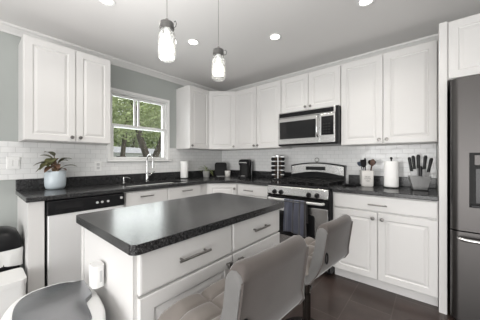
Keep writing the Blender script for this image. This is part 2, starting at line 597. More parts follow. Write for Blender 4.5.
# ------------------------------------------------------------------ cabinet kit (local frame: width +x, back y=0, front -y)
def door_steps(yf, t, s=.055):
    return [(0, yf + t), (0, yf + .003), (.003, yf), (s, yf), (s + .004, yf + .006), (s + .010, yf + .008), (s + .030, yf + .0015), (s + .032, yf + .001)]
def door(p, x0, x1, z0, z1, yf, knob=None, t=.02, square=False, s=.055):
    d = MB().rings_front(x0, x1, z0, z1, door_steps(yf, t, s)).build('door', M['cab'], p)
    if knob:
        make_knob(d, knob[0], knob[1], yf, square)
    return d
def make_knob(d, x, z, yf, square=False):
    if square:
        k = MB().cyl((x, yf, z), (x, yf - .016, z), .006, seg=12).box(x - .014, x + .014, yf - .03, yf - .016, z - .014, z + .014, .003)
    else:
        k = MB().lathe([(.007, 0), (.006, .012), (.0155, .017), (.017, .023), (.014, .029), (0, .031)], (x, yf, z), 16, axis='-y')
    return k.build('knob', M['bronze'], d, smooth=True)
def drawer(p, x0, x1, z0, z1, yf, handle=None, t=.02, half=.075):
    d = MB().rings_front(x0, x1, z0, z1, [(0, yf + t), (0, yf + .006), (.003, yf + .002), (.009, yf), (.012, yf)]).build('drawer', M['cab'], p)
    if handle:
        x, z = handle
        h = MB().tube([(x - half, yf - .026, z), (x + half, yf - .026, z)], .0058, 10)
        for sx_ in (-1, 1):
            h.cyl((x + sx_ * half * .78, yf, z), (x + sx_ * half * .78, yf - .026, z), .0045, seg=10)
        h.build('handle', M['bronze'], d, smooth=True)
    return d
ZB, ZT, UD = 1.362, 2.28, .315
def wall_cab(label, loc, rz, w_, doors, z0=ZB, z1=ZT, depth=UD, name='wall_cabinet', top=.016):
    """doors: list of (x0, x1, knob side)"""
    r = thing(name, label, 'wall cabinet', loc, rz)
    b = MB().box(0, w_, -depth, 0, z0, z1, .002)
    b.build('body', M['cab'], r)
    for x0, x1, side in doors:
        kx = x0 + .03 if side == 'l' else x1 - .03
        door(r, x0, x1, z0 + .004, z1 - top, -depth - .02, (kx, z0 + .045))
    return r
G = .0035
# window wall, left of window
yA, yB = -2.726, -2.038
wA = yB - yA
wall_cab('white two-door wall cabinet left of the window, above the potted plant', (0, yA, 0), PI / 2, wA,
         [(.004, .372 - G, 'r'), (.372 + G, wA - .004, 'l')], z0=1.372)
# window wall, right of window
wall_cab('white single-door wall cabinet at the right of the window, its side facing it', (0, -.994, 0), PI / 2, .38,
         [(.004, .376, 'l')])
# diagonal corner: a five sided body
r = thing('corner_wall_cabinet', 'white angled wall cabinet set across the corner of the room', 'wall cabinet', (0, 0, 0))
bd = MB().prism([(.001, -.001), (.001, -.613), (.315, -.613), (.613, -.315), (.613, -.001)], ZB, ZT).build('body', M['cab'], r)
dl = math.hypot(.298, .298)
d_ = door(r, .006, dl - .006, ZB + .004, ZT - .016, -.02, (dl - .035, ZB + .045))
mx = Matrix.Translation((.315, -.613, 0)) @ Matrix.Rotation(PI / 4, 4, 'Z')
d_.matrix_local = mx
# range wall
wall_cab('white two-door wall cabinet between the corner cabinet and the microwave', (.615, 0, 0), 0, .827,
         [(.004, .417 - G, 'r'), (.417 + G, .823, 'l')])
wall_cab('short white two-door wall cabinet above the microwave', (1.4435, 0, 0), 0, .7605,
         [(.004, .380 - G, 'r'), (.380 + G, .7565, 'l')], z0=1.812)
wall_cab('tall white two-door wall cabinet right of the microwave, over the paper towels', (2.2055, 0, 0), 0, .818,
         [(.004, .404 - G, 'r'), (.404 + G, .814, 'l')])
fridge_cab = wall_cab('deep white cabinet over the refrigerator, with a tall side panel reaching the floor', (3.0745, 0, 0), 0, .94,
         [(.006, .467, 'r'), (.473, .934, 'l')], z0=1.822, z1=2.275, depth=.61, top=.012)
# tall panel beside refrigerator
MB().box(-.0485, -.0005, -.632, -.001, 0, 2.275, .002).build('side_panel', M['cab'], fridge_cab)

# base cabinets
def base_body(p, x0, x1, depth=.61, toe=True, z1=.876):
    b = MB()
    b.box(x0, x1, -depth, -.012, .105, z1)
    b.box(x0, x1, -depth + .06, -.012, .001, .105)
    return b.build('body', M['cab'], p)
BF = -.63
# right of range
r = thing('base_cabinet', 'white base cabinet with one drawer and two doors, between the range and the refrigerator', 'base cabinet', (2.2085, 0, 0))
base_body(r, 0, .814)
drawer(r, .012, .811, .728, .866, BF, (.40, .79))
door(r, .012, .396, .108, .716, BF, (.362, .665))
door(r, .402, .811, .108, .716, BF, (.436, .665))
# left of range
r = thing('base_cabinet', 'white base cabinet with a drawer, between the angled corner cabinet and the range', 'base cabinet', (.9165, 0, 0))
base_body(r, 0, .523)
drawer(r, .008, .515, .728, .866, BF, (.215, .79))
door(r, .008, .515, .108, .716, BF, (.055, .665))
# diagonal corner base
r = thing('corner_base_cabinet', 'white angled base cabinet in the corner, below the tablet and small pots', 'base cabinet', (0, 0, 0))
b = MB().prism([(.001, -.001), (.001, -.912), (.61, -.912), (.912, -.61), (.912, -.001)], .105, .876)
b.prism([(.001, -.001), (.001, -.912), (.55, -.912), (.912, -.55), (.912, -.001)], 0, .105)
b.build('body', M['cab'], r)
dl = math.hypot(.302, .302)
d_ = door(r, .016, dl - .016, .112, .866, -.02, (dl - .05, .80))
d_.matrix_local = Matrix.Translation((.61, -.912, 0)) @ Matrix.Rotation(PI / 4, 4, 'Z')
# sink base
r = thing('sink_base_cabinet', 'white base cabinet with two drawer fronts under the sink', 'base cabinet', (0, -2.018, 0), PI / 2)
b = MB()
b.box(0, 1.104, -.61, -.59, .105, .876)
b.box(0, .018, -.59, -.012, .105, .876)
b.box(1.086, 1.104, -.59, -.012, .105, .876)
b.box(.018, 1.086, -.59, -.012, .105, .125)
b.box(0, 1.104, -.55, -.012, .001, .105)
b.build('body', M['cab'], r)
drawer(r, .012, .486, .70, .866, BF, (.225, .812))
drawer(r, .494, .984, .70, .866, BF, (.75, .814))
door(r, .012, .486, .108, .69, BF, (.45, .64))
door(r, .494, .984, .108, .69, BF, (.53, .64))
# end panel / filler by dishwasher
b = MB().box(0.001, .628, -2.732, -2.634, .0, .876, .002)
tag(b.build('end_panel', M['cab']), 'white end panel of the window counter, beside the dishwasher and the bins', 'panel')

# ------------------------------------------------------------------ counters
SX0, SX1, SY0, SY1 = .135, .525, -1.93, -1.17
r = thing('countertop', 'long black speckled granite counter turning the corner under the window', 'countertop', (0, 0, .876))
outer = [(.002, -.010), (.002, -2.745), (.648, -2.745), (.648, -.930), (.930, -.648), (1.4415, -.648), (1.4415, -.010)]
MB().prism(outer, 0, .038, [rrect(SX0, SX1, SY0, SY1, .04)]).build('slab', M['granite'], r, bevel=.006, seg=3)
b = MB().box(.009, .030, -2.745, -.010, .0385, .14, .003)
b.box(.030, 1.4415, -.030, -.010, .0385, .14, .003)
b.build('upstand', M['granite'], r)
r = thing('countertop', 'short black granite counter between the range and the refrigerator', 'countertop', (0, 0, .876))
MB().box(2.2075, 3.0245, -.648, -.010, 0, .038).build('slab', M['granite'], r, bevel=.006, seg=3)
MB().box(2.2075, 3.0245, -.030, -.010, .0385, .14, .003).build('upstand', M['granite'], r)

# sink
r = thing('kitchen_sink', 'pale undermount sink set in the window counter below the faucet', 'sink', (0, 0, .876))
o_ = rrect(SX0 - .012, SX1 + .012, SY0 - .012, SY1 + .012, .05)
i_ = rrect(SX0, SX1, SY0, SY1, .04)
j_ = rrect(SX0 + .02, SX1 - .02, SY0 + .02, SY1 - .02, .05)
b = MB()
b.loft([[(x, y, -.001) for x, y in o_], [(x, y, -.001) for x, y in i_], [(x, y, -.02) for x, y in i_], [(x, y, -.19) for x, y in j_]], cap=False)
f_ = [v for v in b.bm.verts if abs(v.co.z + .19) < 1e-6]
b.bm.faces.new(f_)
b.build('basin', M['whitep'], r, smooth=True)
MB().lathe([(.0, .003), (.035, .003), (.042, 0), (.042, -.004)], (.33, -1.55, -.188), 20).build('drain', M['chrome'], r, smooth=True)

# faucet
FX, FY, FZ = .082, -1.50, .9145
r = thing('faucet', 'chrome kitchen faucet standing behind the sink in front of the window', 'faucet', (FX, FY, FZ))
MB().lathe([(0, 0), (.027, 0), (.027, .006), (.021, .012), (.021, .10), (.018, .112), (.018, .135), (0, .137)], (0, 0, 0), 20).build('base', M['chrome'], r, smooth=True)
pts = [(0, 0, .13), (0, 0, .27)] + [(.075 - .075 * math.cos(math.radians(a)), 0, .27 + .085 * math.sin(math.radians(a))) for a in range(20, 181, 20)]
pts = pts[:-1] + [(.15, 0, .26)]
MB().tube(pts, .0098, 12).build('spout', M['chrome'], r, smooth=True)
MB().lathe([(.0, -.080), (.013, -.078), (.0145, -.05), (.012, 0), (0, .002)], (.15, 0, .262), 16).build('spray_head', M['chrome'], r, smooth=True)
b = MB().cyl((0, .018, .075), (0, .045, .08), .014, .012, 14).tube([(0, .04, .08), (.01, .075, .11), (.015, .10, .125)], [.008, .007, .006], 10)
b.build('lever', M['chrome'], r, smooth=True)
r = thing('soap_dispenser', 'small chrome soap pump on the counter left of the faucet', 'soap dispenser', (.085, -1.80, .9145))
MB().lathe([(0, 0), (.019, 0), (.019, .006), (.011, .012), (.011, .05), (.014, .052), (.014, .068), (0, .07)], (0, 0, 0), 16).build('body', M['chrome'], r, smooth=True)
MB().tube([(0, 0, .064), (.05, .02, .068), (.085, .035, .058)], [.008, .007, .006], 10).build('nozzle', M['chrome'], r, smooth=True)

# ------------------------------------------------------------------ dishwasher (front faces +x)
r = thing('dishwasher', 'stainless dishwasher with a black control strip, under the window counter', 'dishwasher', (0, -2.630, 0), PI / 2)
MB().box(.004, .604, -.60, -.02, .10, .872).build('body', M['black'], r)
MB().box(.03, .58, -.55, -.05, 0, .10).build('toe_kick', M['black'], r)
MB().box(.014, .596, -.648, -.60, .115, .752, .006).build('door', M['steel_dw'], r)
p_ = MB().box(.008, .602, -.655, -.60, .755, .868, .006).build('control_panel', M['black'], r)
for i, x in enumerate((.36, .40, .45)):
    MB().lathe([(.011, 0), (.010, .006), (0, .007)], (x, -.655, .812), 14, axis='-y').build('button', M['greyp'], p_, smooth=True)
MB().lathe([(.013, 0), (.012, .004), (0, .005)], (.57, -.655, .83), 16, axis='-y').build('badge', M['greyp'], p_, smooth=True)
MB().box(.06, .26, -.658, -.654, .79, .835, .002).build('grip_pocket', M['glassk'], p_)

# ------------------------------------------------------------------ island
IX0, IX1, IY0, IY1 = 1.546, 2.212, -2.656, -1.605
r = thing('kitchen_island', 'white kitchen island with drawers and a black granite top, middle of the room', 'kitchen island', (2.165, IY0 + .028, 0), PI / 2)
wI = IY1 - IY0 - .056
b = MB().box(0, wI, 0, .59, .10, .876, .002).box(.05, wI - .05, .05, .55, 0, .10)
b.build('body', M['cab'], r)
for y in (0, .56):
    MB().box(-.006, 0, y, y + .03, .10, .876, .001).build('corner_trim', M['cab'], r)
sp = .505
drawer(r, .010, sp - G, .716, .866, -.02, (.245, .795), half=.082)
drawer(r, sp + G, wI - .010, .716, .866, -.02, (.745, .795), half=.075)
door(r, .010, sp - G, .108, .706, -.02, (sp - .045, .674), square=True)
door(r, sp + G, wI - .010, .108, .706, -.02, (sp + .045, .670), square=True)
top = MB().prism(rrect(-.028, wI + .028, -.047, .619, .028), .8765, .914)
top.build('worktop', M['granite'], r, bevel=.006, seg=3)

# air freshener on the island end
r = thing('air_freshener', 'small white plug-in air freshener on the end of the island above the oval can', 'air freshener', (1.878, -2.6345, .665))
b = MB().prism(rrect(-.033, .033, -.046, -.001, .016), 0, .092)
b.build('housing', M['whitep'], r, bevel=.006, smooth=True)
MB().box(.0325, .0345, -.022, -.012, .022, .070, .001).build('vent_slot', M['greyp'], r)

# ------------------------------------------------------------------ range
RX = 1.4435
RW = .7615
r = thing('gas_range', 'stainless gas range with black grates below the microwave', 'stove', (RX, 0, 0))
MB().box(.004, RW - .004, -.64, -.03, .03, .895).build('body', M['black'], r)
for x in (.05, RW - .05):
    for y in (-.58, -.08):
        MB().cyl((x, y, 0), (x, y, .03), .018, seg=12).build('foot', M['black'], r)
ck = MB().box(.002, RW - .002, -.665, -.085, .8955, .918, .006).build('cooktop', M['enamel'], r)
for bx, by, rr in ((.19, -.50, .045), (.57, -.50, .05), (.19, -.22, .04), (.57, -.22, .045), (.38, -.36, .035)):
    MB().lathe([(0, .012), (rr * .7, .012), (rr * .75, .016), (rr, .014), (rr, .006), (rr * 1.1, 0)], (bx, by, .9185), 20).build('burner', M['blackm'], r, smooth=True)
def grate(x0, x1):
    b = MB()
    z, h, tk = .948, .012, .012
    y0, y1 = -.625, -.105
    for yy in (y0, (y0 + y1) / 2, y1):
        b.box(x0, x1, yy - tk / 2, yy + tk / 2, z, z + h, .002)
    for xx in (x0 + tk / 2, x1 - tk / 2):
        b.box(xx - tk / 2, xx + tk / 2, y0, y1, z, z + h, .002)
    xm = (x0 + x1) / 2
    b.box(xm - tk / 2, xm + tk / 2, y0, y1, z, z + h, .002)
    for yy in (-.50, -.22):
        for k in (-1, 1):
            b.box(x0, x1, yy + k * .05 - .004, yy + k * .05 + .004, z, z + h, .002)
    for xx in (x0 + .006, x1 - .006):
        for yy in (y0, (y0 + y1) / 2, y1):
            b.box(xx - .007, xx + .007, yy - .007, yy + .007, .9185, z + .004)
    return b.build('grate', M['blackm'], r)
grate(.03, .265)
grate(.268, .492)
grate(.495, .73)
# front control panel, sloped
pr_ = [(-.640, .775), (-.668, .778), (-.684, .80), (-.672, .880), (-.660, .894), (-.640, .894)]
cpn = MB().loft([[(x, y, z) for y, z in pr_] for x in (.006, RW - .022)]).build('control_panel', M['steel'], r, bevel=.003)
for x in (.112, .198, .40, .535, .625):
    if abs(x - .40) < .01:
        continue
    k = MB().lathe([(.026, 0), (.027, .004), (.021, .008), (.019, .030), (.016, .034), (0, .034)], (x, -.679, .824), 20, axis='-y')
    k.box(x - .005, x + .005, -.679 - .040, -.679 - .02, .824 - .019, .824 + .019, .002)
    k.build('knob', M['black'], cpn, smooth=True)
MB().box(RW - .021, RW - .004, -.678, -.64, .05, .894, .003).build('side_trim', M['black'], r)
# oven door
dr = MB().box(.008, RW - .024, -.676, -.641, .235, .690, .006).build('oven_door', M['steel'], r)
MB().box(.008, RW - .024, -.684, -.641, .692, .770, .005).build('door_top_band', M['black'], dr)
wn_ = MB().prism(rrect(.12, .600, .335, .610, .035), 0, .006)
wn_.xf(Matrix(((1, 0, 0, 0), (0, 0, -1, -.676), (0, 1, 0, 0), (0, 0, 0, 1))))
wn_.build('oven_window', M['glassk'], dr)
HB = [(.045, -.685, .745), (.055, -.715, .745)] + [(.055 + (RW - .13) * i / 8, -.722 - .006 * math.sin(PI * i / 8), .745) for i in range(9)] + [(RW - .075, -.715, .745), (RW - .065, -.685, .745)]
MB().tube(HB, .0145, 12).build('handle', M['barsteel'], dr, smooth=True)
dw_ = MB().box(.008, RW - .024, -.676, -.641, .055, .228, .006).build('storage_drawer', M['steel'], r)
MB().box(.02, RW - .036, -.60, -.04, .0305, .05).build('base_rail', M['black'], r)
# back guard with arched top
ap = [(0.03, .90)] + [(.03, .92), (.02, 1.115)] + [(.02 + (RW - .04) * i / 12, 1.128 + .036 * math.sin(PI * i / 12)) for i in range(13)] + [(RW - .02, 1.115), (RW - .03, .92), (RW - .03, .90)]
bgd = MB().prism(ap, 0, .055)
bgd.xf(Matrix(((1, 0, 0, 0), (0, 0, -1, -.028), (0, 1, 0, 0), (0, 0, 0, 1))))
bgo = bgd.build('backguard', M['black'], r)
fp = [(.035, 1.0)] + [(.035 + (RW - .07) * i / 12, 1.112 + .036 * math.sin(PI * i / 12)) for i in range(13)] + [(RW - .035, 1.0)]
fp = fp[:1] + fp[1:] 
low = [(RW - .035 - (RW - .07) * i / 12, 1.0 + .044 * math.sin(PI * i / 12)) for i in range(1, 12)]
bp_ = MB().prism(fp + low, 0, .012)
bp_.xf(Matrix(((1, 0, 0, 0), (0, 0, -1, -.0835), (0, 1, 0, 0), (0, 0, 0, 1))))
bpo = bp_.build('backguard_face', M['steel'], bgo)
MB().box(.245, .505, -.100, -.0955, 1.064, 1.110, .003).build('clock_panel', M['glassk'], bgo)
# burner vent lip below the arch
MB().box(.03, RW - .03, -.10, -.083, .918, .985, .008).build('vent_lip', M['enamel'], r)

# small ring hanging at the tiles above backguard
r = thing('wire_ring', 'small metal ring standing on top of the range backguard against the tiles', 'ring', (1.823, -.055, 1.1645))
MB().tube([(.026 * math.cos(2 * PI * i / 20), 0, .034 + .026 * math.sin(2 * PI * i / 20)) for i in range(20)], .004, 8, True).build('loop', M['bronze'], r, smooth=True)
MB().box(-.010, .010, -.008, .008, 0, .010, .002).build('foot', M['bronze'], r)

# towel hanging on the oven handle
def towel():
    b = MB()
    x0, x1 = .262, .545
    nx, prof = 36, []
    ztop = .7615
    front = [(-.7375, .7450 - .35 * i / 14) for i in range(15)][::-1]
    over = [(-.7275 + .0150 * math.cos(math.radians(a)), .7455 + .0158 * math.sin(math.radians(a))) for a in range(180, -1, -30)]
    back = [(-.7105, .745 - .22 * i / 6) for i in range(1, 7)]
    prof = front + over + back
    rows = []
    for i in range(nx + 1):
        u = i / nx
        row = []
        for j, (y, z) in enumerate(prof):
            hang = max(0, (.735 - z)) / .35
            f = .016 * math.sin(u * PI * 7.0 + .7) * min(1, hang * 2.2) + .006 * math.sin(u * 23 + z * 9) * hang
            yy = y
            if j < 15:
                yy = y - abs(.012 * min(1, hang * 2)) + f * .8
                yy = min(yy, -.737)
            xx = x0 + (x1 - x0) * (u + (u - .5) * -.10 * (1 - hang) * .8)
            zz = z
            if j < 1:
                zz = z + .012 * math.sin(u * 5)
            row.append((xx, yy, zz))
        rows.append(row)
    b.loft(rows, cap=False, closed=False)
    return b
tw = thing('dish_towel', 'slate blue striped dish towel hanging over the oven door handle', 'towel', (RX, 0, 0))
TM = bpy.data.materials.new('striped_towel')
n, l, bb = nodes(TM)
t = n.new('ShaderNodeTexCoord')
s = n.new('ShaderNodeSeparateXYZ')
l.new(t.outputs['Object'], s.inputs[0])
rr = n.new('ShaderNodeMapRange')
rr.inputs[1].default_value = .262
rr.inputs[2].default_value = .545
l.new(s.outputs[0], rr.inputs[0])
cr = n.new('ShaderNodeValToRGB')
cr.color_ramp.interpolation = 'CONSTANT'
cs = [(0, (.075, .082, .115)), (.20, (.10, .108, .15)), (.24, (.07, .076, .108)), (.40, (.035, .034, .04)), (.47, (.09, .096, .13)), (.66, (.05, .05, .058)), (.74, (.095, .10, .14)), (.86, (.045, .042, .045))]  # towel stripes; the darkest bands are fold shade put into the colour
_old = [(0, (.085, .092, .13)), (.16, (.19, .20, .25)), (.20, (.08, .088, .125)), (.36, (.035, .032, .035)), (.42, (.15, .15, .17)), (.46, (.05, .046, .048)), (.66, (.19, .20, .25)), (.70, (.10, .11, .155)), (.84, (.06, .052, .05)), (.93, (.06, .055, .055))]
cr.color_ramp.elements[0].color = (*cs[0][1], 1)
cr.color_ramp.elements[1].position = cs[1][0]
cr.color_ramp.elements[1].color = (*cs[1][1], 1)
for p, c in cs[2:]:
    k = cr.color_ramp.elements.new(p)
    k.color = (*c, 1)
l.new(rr.outputs[0], cr.inputs[0])
l.new(cr.outputs[0], bb.inputs['Base Color'])
bb.inputs['Roughness'].default_value = .95
bb.inputs['Sheen Weight'].default_value = .3
o = towel().build('cloth', TM, tw, smooth=True, ang=180)
sm = o.modifiers.new('thickness', 'SOLIDIFY')
sm.thickness = .003
sm.offset = 1.0

# ------------------------------------------------------------------ microwave
MZ0, MZ1, MY = 1.378, 1.8065, -.40
r = thing('microwave_oven', 'stainless over-the-range microwave mounted under the short cabinet', 'microwave', (1.4455, 0, 0))
MW = .7565
MB().box(0, MW, MY, -.009, MZ0, MZ1, .003).build('body', M['black'], r)
MB().box(.008, MW - .03, MY - .012, MY - .0005, MZ1 - .075, MZ1 - .004, .003).build('top_trim', M['steel'], r)
b = MB().box(.02, MW - .05, MY - .0145, MY - .0125, MZ1 - .066, MZ1 - .014)
for i in range(5):
    b.box(.02, MW - .05, MY - .0175, MY - .0145, MZ1 - .062 + i * .011, MZ1 - .058 + i * .011)
b.build('vent_grille', M['black'], r)
d_ = MB().box(.004, .552, MY - .022, MY - .001, MZ0 + .018, MZ1 - .079, .005).build('door', M['steel'], r)
MB().box(.030, .505, MY - .025, MY - .0225, MZ0 + .085, MZ1 - .125, .002).build('door_window', M['glassk'], d_)
b = MB().tube([(.535, MY - .022, MZ1 - .085), (.535, MY - .050, MZ1 - .10)] + [(.535, MY - .056 - .012 * math.sin(PI * i / 8), MZ1 - .11 - (.20) * i / 8) for i in range(9)] + [(.535, MY - .050, MZ0 + .105), (.535, MY - .022, MZ0 + .09)], .0105, 12)
b.build('handle', M['steel'], d_, smooth=True)
p_ = MB().box(.556, MW - .032, MY - .022, MY - .001, MZ0 + .018, MZ1 - .079, .005).build('control_panel', M['steel'], r)
k_ = MB().box(.572, MW - .048, MY - .025, MY - .0225, MZ0 + .105, MZ1 - .110, .002).build('keypad', M['glassk'], p_)
MB().box(.585, MW - .06, MY - .0265, MY - .0252, MZ1 - .152, MZ1 - .124).build('display', M['enamel'], k_)
for i in range(4):
    for j in range(3):
        x, z = .587 + j * .032, MZ0 + .125 + i * .032
        MB().box(x, x + .022, MY - .0262, MY - .0252, z, z + .018).build('key', M['blackm'], k_)
MB().box(.004, MW - .032, MY - .010, MY - .001, MZ0 + .002, MZ0 + .016, .002).build('bottom_trim', M['black'], r)

# ------------------------------------------------------------------ refrigerator
r = thing('refrigerator', 'dark stainless refrigerator with a dispenser, cut by the right edge of the photo', 'refrigerator', (3.090, 0, 0))
FWD = .905
MB().box(0, FWD, -.672, -.03, .03, 1.785, .004).build('body', M['black'], r)
def fdoor(name, x0, x1, z0, z1):
    # rounded outer long edges
    pf = [(x0, -.676), (x0, -.700)] + arc(x0 + .045, -.705, .045, 180, 270, 8) + arc(x1 - .045, -.705, .045, 270, 360, 8) + [(x1, -.676)]
    return MB().prism(pf, z0, z1)
dl_ = fdoor('door', 0, .450, .697, 1.79).build('door', M['steel_fr'], r, smooth=True, ang=50)
dr_ = fdoor('door', .455, FWD, .697, 1.79).build('door', M['steel_fr'], r, smooth=True, ang=50)
fz = fdoor('freezer_drawer', 0, FWD, .05, .688).build('freezer_drawer', M['steel_fr'], r, smooth=True, ang=50)
ds = MB().box(.093, .345, -.7515, -.7495, .868, 1.252, .001).build('dispenser', M['blackm'], dl_)
MB().box(.118, .325, -.754, -.7512, 1.165, 1.235, .002).build('dispenser_controls', M['steel_fr'], ds)
MB().box(.125, .318, -.7525, -.7512, .90, 1.14, .001).build('dispenser_niche', M['enamel'], ds)
MB().box(.098, .340, -.772, -.7512, .870, .890, .004).build('drip_ledge', M['black'], ds)
for d_, x in ((dl_, .415), (dr_, .49)):
    MB().tube([(x, -.75, 1.70), (x, -.795, 1.68), (x, -.80, 1.2), (x, -.795, .80), (x, -.75, .78)], .013, 12).build('handle', M['steel'], d_, smooth=True)
MB().tube([(.04, -.75, .645), (.045, -.79, .645), (.09, -.80, .645), (FWD / 2, -.803, .645), (FWD - .09, -.80, .645), (FWD - .045, -.79, .645), (FWD - .04, -.75, .645)], .014, 12).build('handle', M['steel'], fz, smooth=True)

# ------------------------------------------------------------------ pendants
def pendant(label, loc):
    r = thing('pendant_lamp', label, 'pendant light', loc, .5, group=None)
    # origin at jar bottom
    MB().cyl((0, 0, .225), (0, 0, ZC - loc[2] - .02), .0014, seg=8).build('cord', M['bronze'], r)
    MB().lathe([(0, 0), (.055, 0), (.06, -.006), (.058, -.02), (0, -.022)], (0, 0, ZC - loc[2]), 24).build('canopy', M['bronze'], r, smooth=True)
    j = MB().lathe([(0, .002), (.036, 0), (.044, .008), (.046, .03), (.046, .125), (.040, .148), (.033, .158), (.033, .168), (.031, .168), (.031, .157), (.038, .147), (.043, .125), (.043, .03), (.040, .010), (0, .006)], (0, 0, 0), 28)
    jo = j.build('jar', M['jar_glass'], r, smooth=True, ang=60)
    b = MB().lathe([(0, .200), (.036, .199), (.037, .196), (.037, .162), (.0345, .160), (.0345, .195), (0, .196)], (0, 0, 0), 28)
    b.lathe([(.0385, .170), (.0395, .172), (.0385, .174), (.0372, .172)], (0, 0, 0), 28)
    b.build('lid_band', M['lidband'], r, smooth=True)
    MB().lathe([(0, .222), (.008, .222), (.010, .202), (.010, .1995), (0, .1995)], (0, 0, 0), 14).build('cord_grip', M['bronze'], r, smooth=True)
    MB().tube([(.040, 0, .170), (.052, 0, .175), (.056, 0, .19), (.050, 0, .205), (.041, 0, .2)], .0022, 8).build('clasp', M['lidband'], r, smooth=True)
    MB().lathe([(0, .190), (.014, .190), (.015, .135), (0, .134)], (0, 0, 0), 16).build('socket', M['whitep'], r, smooth=True)
    MB().lathe([(0, .016), (.020, .019), (.034, .034), (.0365, .055), (.034, .078), (.024, .100), (.014, .116), (.013, .133), (0, .133)], (0, 0, 0), 20).build('bulb', M['bulb'], r, smooth=True)
    return r
p1 = pendant('glass jar pendant lamp nearer the left wall cabinet', (1.88, -2.32, 1.747))
dup(p1, (1.88, -1.93, 1.744), .9, 'glass jar pendant lamp in front of the corner wall cabinet')

# recessed downlights
def downlight(label, loc):
    r = thing('recessed_light', label, 'ceiling light', loc)
    MB().lathe([(.044, -.001), (.062, -.001), (.064, -.004), (.060, -.007), (.046, -.004), (.044, -.001)], (0, 0, 0), 32).build('trim_ring', M['trim'], r, smooth=True)
    MB().lathe([(0, -.0025), (.0435, -.0025), (.0435, -.0012), (0, -.0012)], (0, 0, 0), 28).build('lens', M['lens'], r, smooth=True)
    return r
spots = [((1.78, -1.04), 'round recessed ceiling light right of the far pendant, above the range'),
         ((1.068, -1.507), 'round recessed ceiling light between the two jar pendants'),
         ((1.056, -2.336), 'round recessed ceiling light left of both pendants, at the top edge of the photo'),
         ((2.59, -1.024), 'round recessed ceiling light at the top edge of the photo, above the right counter')]
d0 = None
for (x, y), lb in spots:
    d0 = downlight(lb, (x, y, ZC)) if d0 is None else dup(d0, (x, y, ZC), None, lb)
    a = bpy.data.lights.new('downlight_lamp', 'AREA')
    a.shape = 'DISK'
    a.size = .085
    a.energy = CAN_POWER
    a.spread = math.radians(130)
    a.color = (1.0, .955, .89)
    ao = bpy.data.objects.new('downlight_lamp', a)
    COL.objects.link(ao)
    ao.location = (x, y, ZC - .009)

